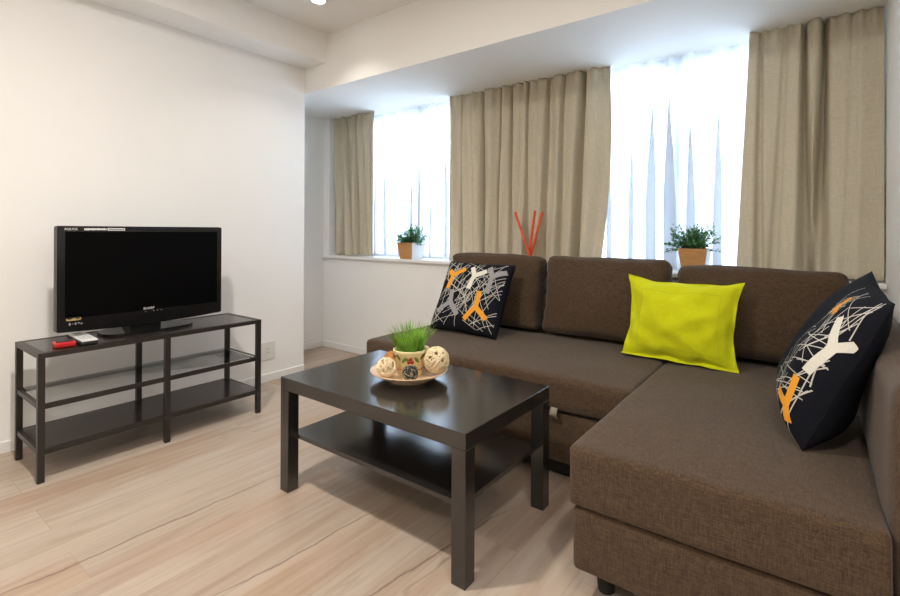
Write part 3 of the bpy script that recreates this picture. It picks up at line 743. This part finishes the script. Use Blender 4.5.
MB().box((bx - BD + lw, by + lw, BH - 0.012), (bx - lw, by + BL - lw, BH - 0.001)).build('top_panel', M['benchshelf'], tb)
rails(0.298, 0.318).build('middle_frame', M['benchmetal'], tb)
MB().box((bx - BD + 0.006, by + 0.026, 0.3185), (bx - 0.026, by + BL - 0.026, 0.3235)).build('glass_shelf', M['shelfglass'], tb)['label'] = 'clear glass shelf'
rails(0.112, 0.134).build('lower_frame', M['benchmetal'], tb)
MB().box((bx - BD + 0.019, by + 0.019, 0.120), (bx - 0.019, by + BL - 0.019, 0.1345)).build('lower_shelf', M['benchshelf'], tb)

# ------------------------------------------------------------------ television
tv = thing('television', 'black flat television, switched off, standing on the TV bench', 'television', (-2.70, 1.03, BH))
y0, y1, z0, z1, xf = 0.662, 1.402, 0.563, 1.047, -2.662
def rrect(a, b, c, d, r_, n=5):
    out = []
    for (cx, cy, s) in ((b - r_, d - r_, 0), (a + r_, d - r_, 90), (a + r_, c + r_, 180), (b - r_, c + r_, 270)):
        for k in range(n + 1): t = R(s + 90 * k / n); out.append((cx + r_ * math.cos(t), cy + r_ * math.sin(t)))
    return out
def frame_poly():
    pts = rrect(y0, y1, z0 + 0.012, z1, 0.008)
    out = []
    for (y, z) in pts:
        if z < z0 + 0.02: z -= 0.012 * (1 - ((y - (y0 + y1) / 2) / ((y1 - y0) / 2)) ** 2) - 0.0
        out.append((y, z))
    ins = [(y1 - 0.01 - (y1 - y0 - 0.02) * k / 16, z0 + 0.012 - 0.012 * (1 - (1 - 2 * k / 16 ) ** 2) ) for k in range(1, 16)]
    # bowed lower edge: inserted between the two bottom corners
    a = [p for p in out if p[0] > (y0 + y1) / 2 and p[1] > (z0 + z1) / 2] + [p for p in out if p[0] < (y0 + y1) / 2]
    b = [p for p in out if p[0] > (y0 + y1) / 2 and p[1] < (z0 + z1) / 2]
    return a + ins[::-1] + b
MB().prism(frame_poly(), 0, xf - 0.034, xf).build('bezel', M['tvgloss'], tv)
MB().prism(rrect(y0 - 0.001, y1 + 0.001, z0 + 0.012, z1 + 0.001, 0.009), 0, xf - 0.040, xf - 0.012).build('side_band', M['tvside'], tv)
bk = MB(); bk.prism(rrect(y0 + 0.06, y1 - 0.06, z0 + 0.05, z1 - 0.06, 0.02), 0, xf - 0.085, xf - 0.04); bk.build('rear_cover', M['tvside'], tv)
MB().box((xf - 0.002, y0 + 0.030, z0 + 0.070), (xf + 0.0008, y1 - 0.026, z1 - 0.026)).build('screen', M['screen'], tv)
MB().prism([(-2.80, BH + 0.001), (-2.80, BH + 0.012), (-2.72, BH + 0.06), (-2.72, z0 + 0.09), (-2.69, z0 + 0.09), (-2.69, BH + 0.012), (-2.69, BH + 0.001)], 1, 0.96, 1.10).build('neck', M['tvgloss'], tv)
bm_ = MB(); pl = []
for k in range(41):
    t = math.pi * 2 * k / 41; c_, s_ = math.cos(t), math.sin(t); pl.append((-2.714 + 0.105 * math.copysign(abs(c_) ** 0.55, c_), 1.045 + 0.205 * math.copysign(abs(s_) ** 0.6, s_)))
bm_.prism(pl, 2, BH + 0.0008, BH + 0.012); bm_.build('stand_base', M['tvgloss'], tv)
tv_face = lambda y, z, x=xf + 0.0006: Matrix(((0, 0, 1, x), (1, 0, 0, y), (0, 1, 0, z), (0, 0, 0, 1)))
def tvtext(name, body, size, m, y, z):
    l = tv.location
    return text_part(name, body, size, m, Matrix.Translation((-l.x, -l.y, -l.z)) @ tv_face(y, z), tv)
tvtext('brand_lettering', 'SHARP', 0.017, M['white_ink'], 1.032, 0.640)
tvtext('model_lettering', 'AQUOS', 0.014, M['white_ink'], 0.712, z1 - 0.0135)
st_ = MB()
for k in range(13):
    a = 0.762 + 0.0068 * k; hh = 0.004 + 0.0012 * ((k * 7) % 3) / 2
    st_.box((xf, a, z1 - 0.0135 - hh), (xf + 0.0007, a + 0.0052, z1 - 0.0135 + hh))
st_.box((xf, 0.853, z1 - 0.0195), (xf + 0.0006, 0.925, z1 - 0.0075))
st_.build('feature_strip', M['white_ink'], tv)
MB().box((xf + 0.0006, 0.857, z1 - 0.0165), (xf + 0.0010, 0.921, z1 - 0.0105)).build('feature_strip_inset', M['grey_ink'], tv)
for k, (y, z) in enumerate(((1.018, 0.6245), (1.054, 0.6255), (1.072, 0.626), (1.090, 0.626))):
    MB().lathe([(0.0001, 0.0006), (0.0026, 0.0006), (0.0026, 0)], (0, 0, 0), 10, mtx=tv_face(y, z, xf)).build('indicator', M['grey_ink'], tv)
sk = MB(); sk.prism(rrect(0.696, 0.752, 0.622, 0.646, 0.006), 0, xf, xf + 0.0008); sk.build('sticker', M['gold'], tv)['label'] = 'small gold sticker'
s2 = MB(); s2.prism(rrect(0.702, 0.717, 0.629, 0.640, 0.003), 0, xf + 0.0007, xf + 0.0012).prism(rrect(0.731, 0.746, 0.629, 0.640, 0.003), 0, xf + 0.0007, xf + 0.0012)
s2.build('sticker_print', M['black'], tv)
s3 = MB()
for k in range(5): s3.box((xf, 0.706 + 0.011 * k, 0.602 + 0.004 * (k % 2)), (xf + 0.0007, 0.713 + 0.011 * k, 0.613 - 0.004 * (k % 3 == 1)))
s3.build('sticker_caption', M['grey_ink'], tv)

# things on the bench in front of the television
rm = thing('remote_control', 'white remote control lying on the bench under the left of the television', 'remote control', (-2.655, 0.754, BH))
rmx = Matrix.Translation((0, 0, 0.0015)) @ Matrix.Rotation(R(-3), 4, 'Z')
def rpart(mb, name, m): 
    for v in mb.bm.verts: v.co = rmx @ v.co + rm.location
    return mb.build(name, m, rm)
rpart(MB().box((-0.128, -0.031, 0), (0.128, 0.031, 0.016), 0.005, 2), 'body', M['black'])
rpart(MB().box((-0.127, -0.0305, 0.0155), (0.127, 0.0305, 0.0215), 0.002, 2), 'face_plate', M['remote'])
for i in range(6):
    for j in range(3): rpart(MB().box((-0.035 + 0.022 * i, -0.020 + 0.0145 * j, 0.0210), (-0.027 + 0.022 * i, -0.013 + 0.0145 * j, 0.0225), 0.001, 1), 'button', M['button'])
rpart(MB().box((-0.100, -0.015, 0.0210), (-0.060, 0.015, 0.0221)), 'display', M['button'])
rd = thing('pocket_router', 'small red box with a black top, on the left front of the TV bench', 'gadget', (-2.592, 0.672, BH))
def dpart(mb, name, m):
    k = Matrix.Rotation(R(-6), 4, 'Z')
    for v in mb.bm.verts: v.co = k @ v.co + rd.location
    return mb.build(name, m, rd)
dpart(MB().box((-0.036, -0.037, 0.0008), (0.036, 0.037, 0.022), 0.006, 3), 'casing', M['red'])
dpart(MB().box((-0.029, -0.029, 0.0215), (0.020, 0.029, 0.0232), 0.0006, 1), 'top_panel', M['tvgloss'])

# wall socket
sk = thing('wall_socket', 'white double wall socket low on the left wall beside the TV bench', 'socket', (XL, 1.895, 0.21))
MB().box((XL + 0.0005, 1.838, 0.150), (XL + 0.009, 1.952, 0.272), 0.003, 2).build('cover_plate', M['socket'], sk)
MB().box((XL + 0.0085, 1.872, 0.180), (XL + 0.0115, 1.918, 0.242), 0.001, 1).build('outlet', M['socket'], sk)
hh = MB()
for z in (0.200, 0.226):
    for y in (1.888, 1.900): hh.box((XL + 0.011, y, z - 0.005), (XL + 0.0119, y + 0.002, z + 0.005))
hh.build('slots', M['black'], sk)

# ------------------------------------------------------------------ window sill plants
def sill_plant(cx, cy, top, bot, h, fol_r, fol_h, n, leafm, seed, label, droop=0.35, long_twig=None):
    t = thing('potted_plant', label, 'potted plant', (cx, cy, 0.8155), 'plants in square wooden pots')
    z = 0.8155; a, b = top / 2, bot / 2; th = 0.006
    q = lambda r_, zz: [(cx - r_, cy - r_, zz), (cx + r_, cy - r_, zz), (cx + r_, cy + r_, zz), (cx - r_, cy + r_, zz)]
    def panel(i, j):
        vo = [q(b, z)[i], q(b, z)[j], q(a, z + h)[j], q(a, z + h)[i]]; vi = [q(b - th, z)[i], q(b - th, z)[j], q(a - th, z + h)[j], q(a - th, z + h)[i]]
        m = MB(); m.add(vo + vi, [[0, 1, 2, 3], [4, 7, 6, 5], [3, 2, 6, 7], [0, 4, 5, 1], [1, 5, 6, 2], [0, 3, 7, 4]], None, False); return m
    for (i, j, m_, lab) in ((0, 1, 'potwood', None), (1, 2, 'potwhite', 'white side of the pot'), (2, 3, 'potwood', None), (3, 0, 'potwood', None)):
        o = panel(i, j).build('pot_side', M[m_], t)
        if lab: o['label'] = lab
    m = MB(); rr = a - th - 0.003
    m.box((cx - rr, cy - rr, z + h - 0.02), (cx + rr, cy + rr, z + h - 0.010)); m.build('soil', M['soil'], t)
    rg = random.Random(seed); fo = MB(); tw = MB()
    def stem(dirv, ln, s0, leaves):
        pts = []
        for k in range(7):
            f = k / 6; pts.append(s0 + dirv * ln * f + Vector((0, 0, -droop * ln * f * f * (1 - dirv.z))))
        tw.tube(pts, [0.0012 * (1 - 0.6 * k / 6) for k in range(7)], 5)
        for k in range(leaves):
            f = rg.uniform(0.12, 1.0); i = min(5, int(f * 6)); p = pts[i].lerp(pts[i + 1], f * 6 - i); d = (pts[i + 1] - pts[i]).normalized()
            o_ = Vector((rg.gauss(0, 1), rg.gauss(0, 1), rg.gauss(0, 1))); o_ = (o_ - d * o_.dot(d)).normalized()
            ld = (d * 0.75 + o_ * 0.8).normalized(); l_ = rg.uniform(0.013, 0.024); sd_ = ld.cross(o_ + Vector((0.01, 0.02, 0))).normalized() * rg.uniform(0.0022, 0.0036)
            fo.add([p, p + ld * l_ * 0.5 + sd_, p + ld * l_, p + ld * l_ * 0.5 - sd_], [[0, 1, 2, 3]])
    for k in range(n):
        an = rg.uniform(0, 2 * math.pi); el = rg.uniform(0.12, 1.5)
        d = Vector((math.cos(an) * math.cos(el), math.sin(an) * math.cos(el) * 0.6, math.sin(el))).normalized()
        ln = (fol_r * math.cos(el) + fol_h * math.sin(el)) * rg.uniform(0.65, 1.05)
        s0 = Vector((cx + rg.uniform(-1, 1) * rr * 0.8, cy + rg.uniform(-1, 1) * rr * 0.6, z + h - 0.012))
        stem(d, ln, s0, 26)
    if long_twig:
        for d, ln in long_twig: stem(Vector(d).normalized(), ln, Vector((cx, cy, z + h)), 20)
    fo.build('foliage', leafm, t, recalc=False); tw.build('stems', M['twig'], t)
    return t
sill_plant(-2.512, 2.834, 0.160, 0.122, 0.128, 0.085, 0.140, 120, M['leaf_b'], 3, 'small bushy green plant in a square wooden pot at the left of the sill', droop=0.2)
sill_plant(-0.508, 2.832, 0.140, 0.104, 0.132, 0.115, 0.115, 110, M['leaf'], 9, 'spiky green herb in a square wooden pot on the sill above the lime pillow', droop=0.25,
           long_twig=[((-0.62, 0, 0.8), 0.17), ((-0.95, 0, 0.3), 0.13), ((0.9, 0, 0.42), 0.12)])

# ------------------------------------------------------------------ vase and sticks
VX, VY, vz = -1.455, 2.794, 0.8155
vt = MB(); hx, hy, hv, wl_ = 0.052, 0.030, 0.17, 0.0022
for lo, hi in (((-hx, -hy, 0), (hx, hy, 0.006)), ((-hx, -hy, 0.006), (-hx + wl_, hy, hv)), ((hx - wl_, -hy, 0.006), (hx, hy, hv)), ((-hx + wl_, -hy, 0.006), (hx - wl_, -hy + wl_, hv)), ((-hx + wl_, hy - wl_, 0.006), (hx - wl_, hy, hv))):
    vt.box((VX + lo[0], VY + lo[1], vz + lo[2]), (VX + hi[0], VY + hi[1], vz + hi[2]))
tag(vt.build('glass_vase', M['vaseglass'], at=(VX, VY, vz)), 'clear glass vase holding orange sticks, on the sill behind the sofa', 'vase')
def stick(p0, p1, label):
    o = MB().tube([p0, p1], 0.0084, 12).build('decor_stick', M['stick'], at=p0)
    return tag(o, label, 'stick', 'orange sticks in the vase')
stick((-1.432, VY - 0.0182, vz + 0.010), (-1.560, VY - 0.0182, 1.158), 'orange stick leaning left out of the glass vase')
stick((-1.474, VY, vz + 0.010), (-1.427, VY, 1.165), 'orange stick standing between the left-leaning and right-leaning sticks')
stick((-1.478, VY + 0.0182, vz + 0.010), (-1.385, VY + 0.0182, 1.155), 'orange stick leaning farthest right out of the glass vase')

# sub-parts: what sits on a part belongs to that part (all share the thing's origin)
def under(root, part, *subs):
    host = next(c for c in root.children if c.name.split('.')[0] == part)
    for c in list(root.children):
        if c.name.split('.')[0] in subs: c.parent = host
under(rm, 'face_plate', 'button', 'display')
under(tv, 'bezel', 'screen', 'brand_lettering', 'model_lettering', 'feature_strip', 'indicator', 'sticker')
tvb = next(c for c in tv.children if c.name.startswith('bezel'))
for c in list(tv.children):
    if c.name.split('.')[0] in ('feature_strip_inset', 'sticker_print', 'sticker_caption'): c.parent = tvb
under(gp, 'pot', 'painted_leaves', 'painted_berries', 'soil')
under(sk, 'cover_plate', 'outlet', 'slots')
under(sofa, 'drawer_front', 'pull_strap')
under(rd, 'casing', 'top_panel')

# ------------------------------------------------------------------ colour
sc.view_settings.view_transform = 'Standard'; sc.view_settings.look = 'None'; sc.view_settings.gamma = 1; sc.view_settings.use_curve_mapping = False
sc.view_settings.exposure = 0.0
sc.cycles.max_bounces = 10; sc.cycles.diffuse_bounces = 6; sc.cycles.transparent_max_bounces = 12
sc.cycles.sample_clamp_indirect = 6
sc.cycles.use_denoising = True
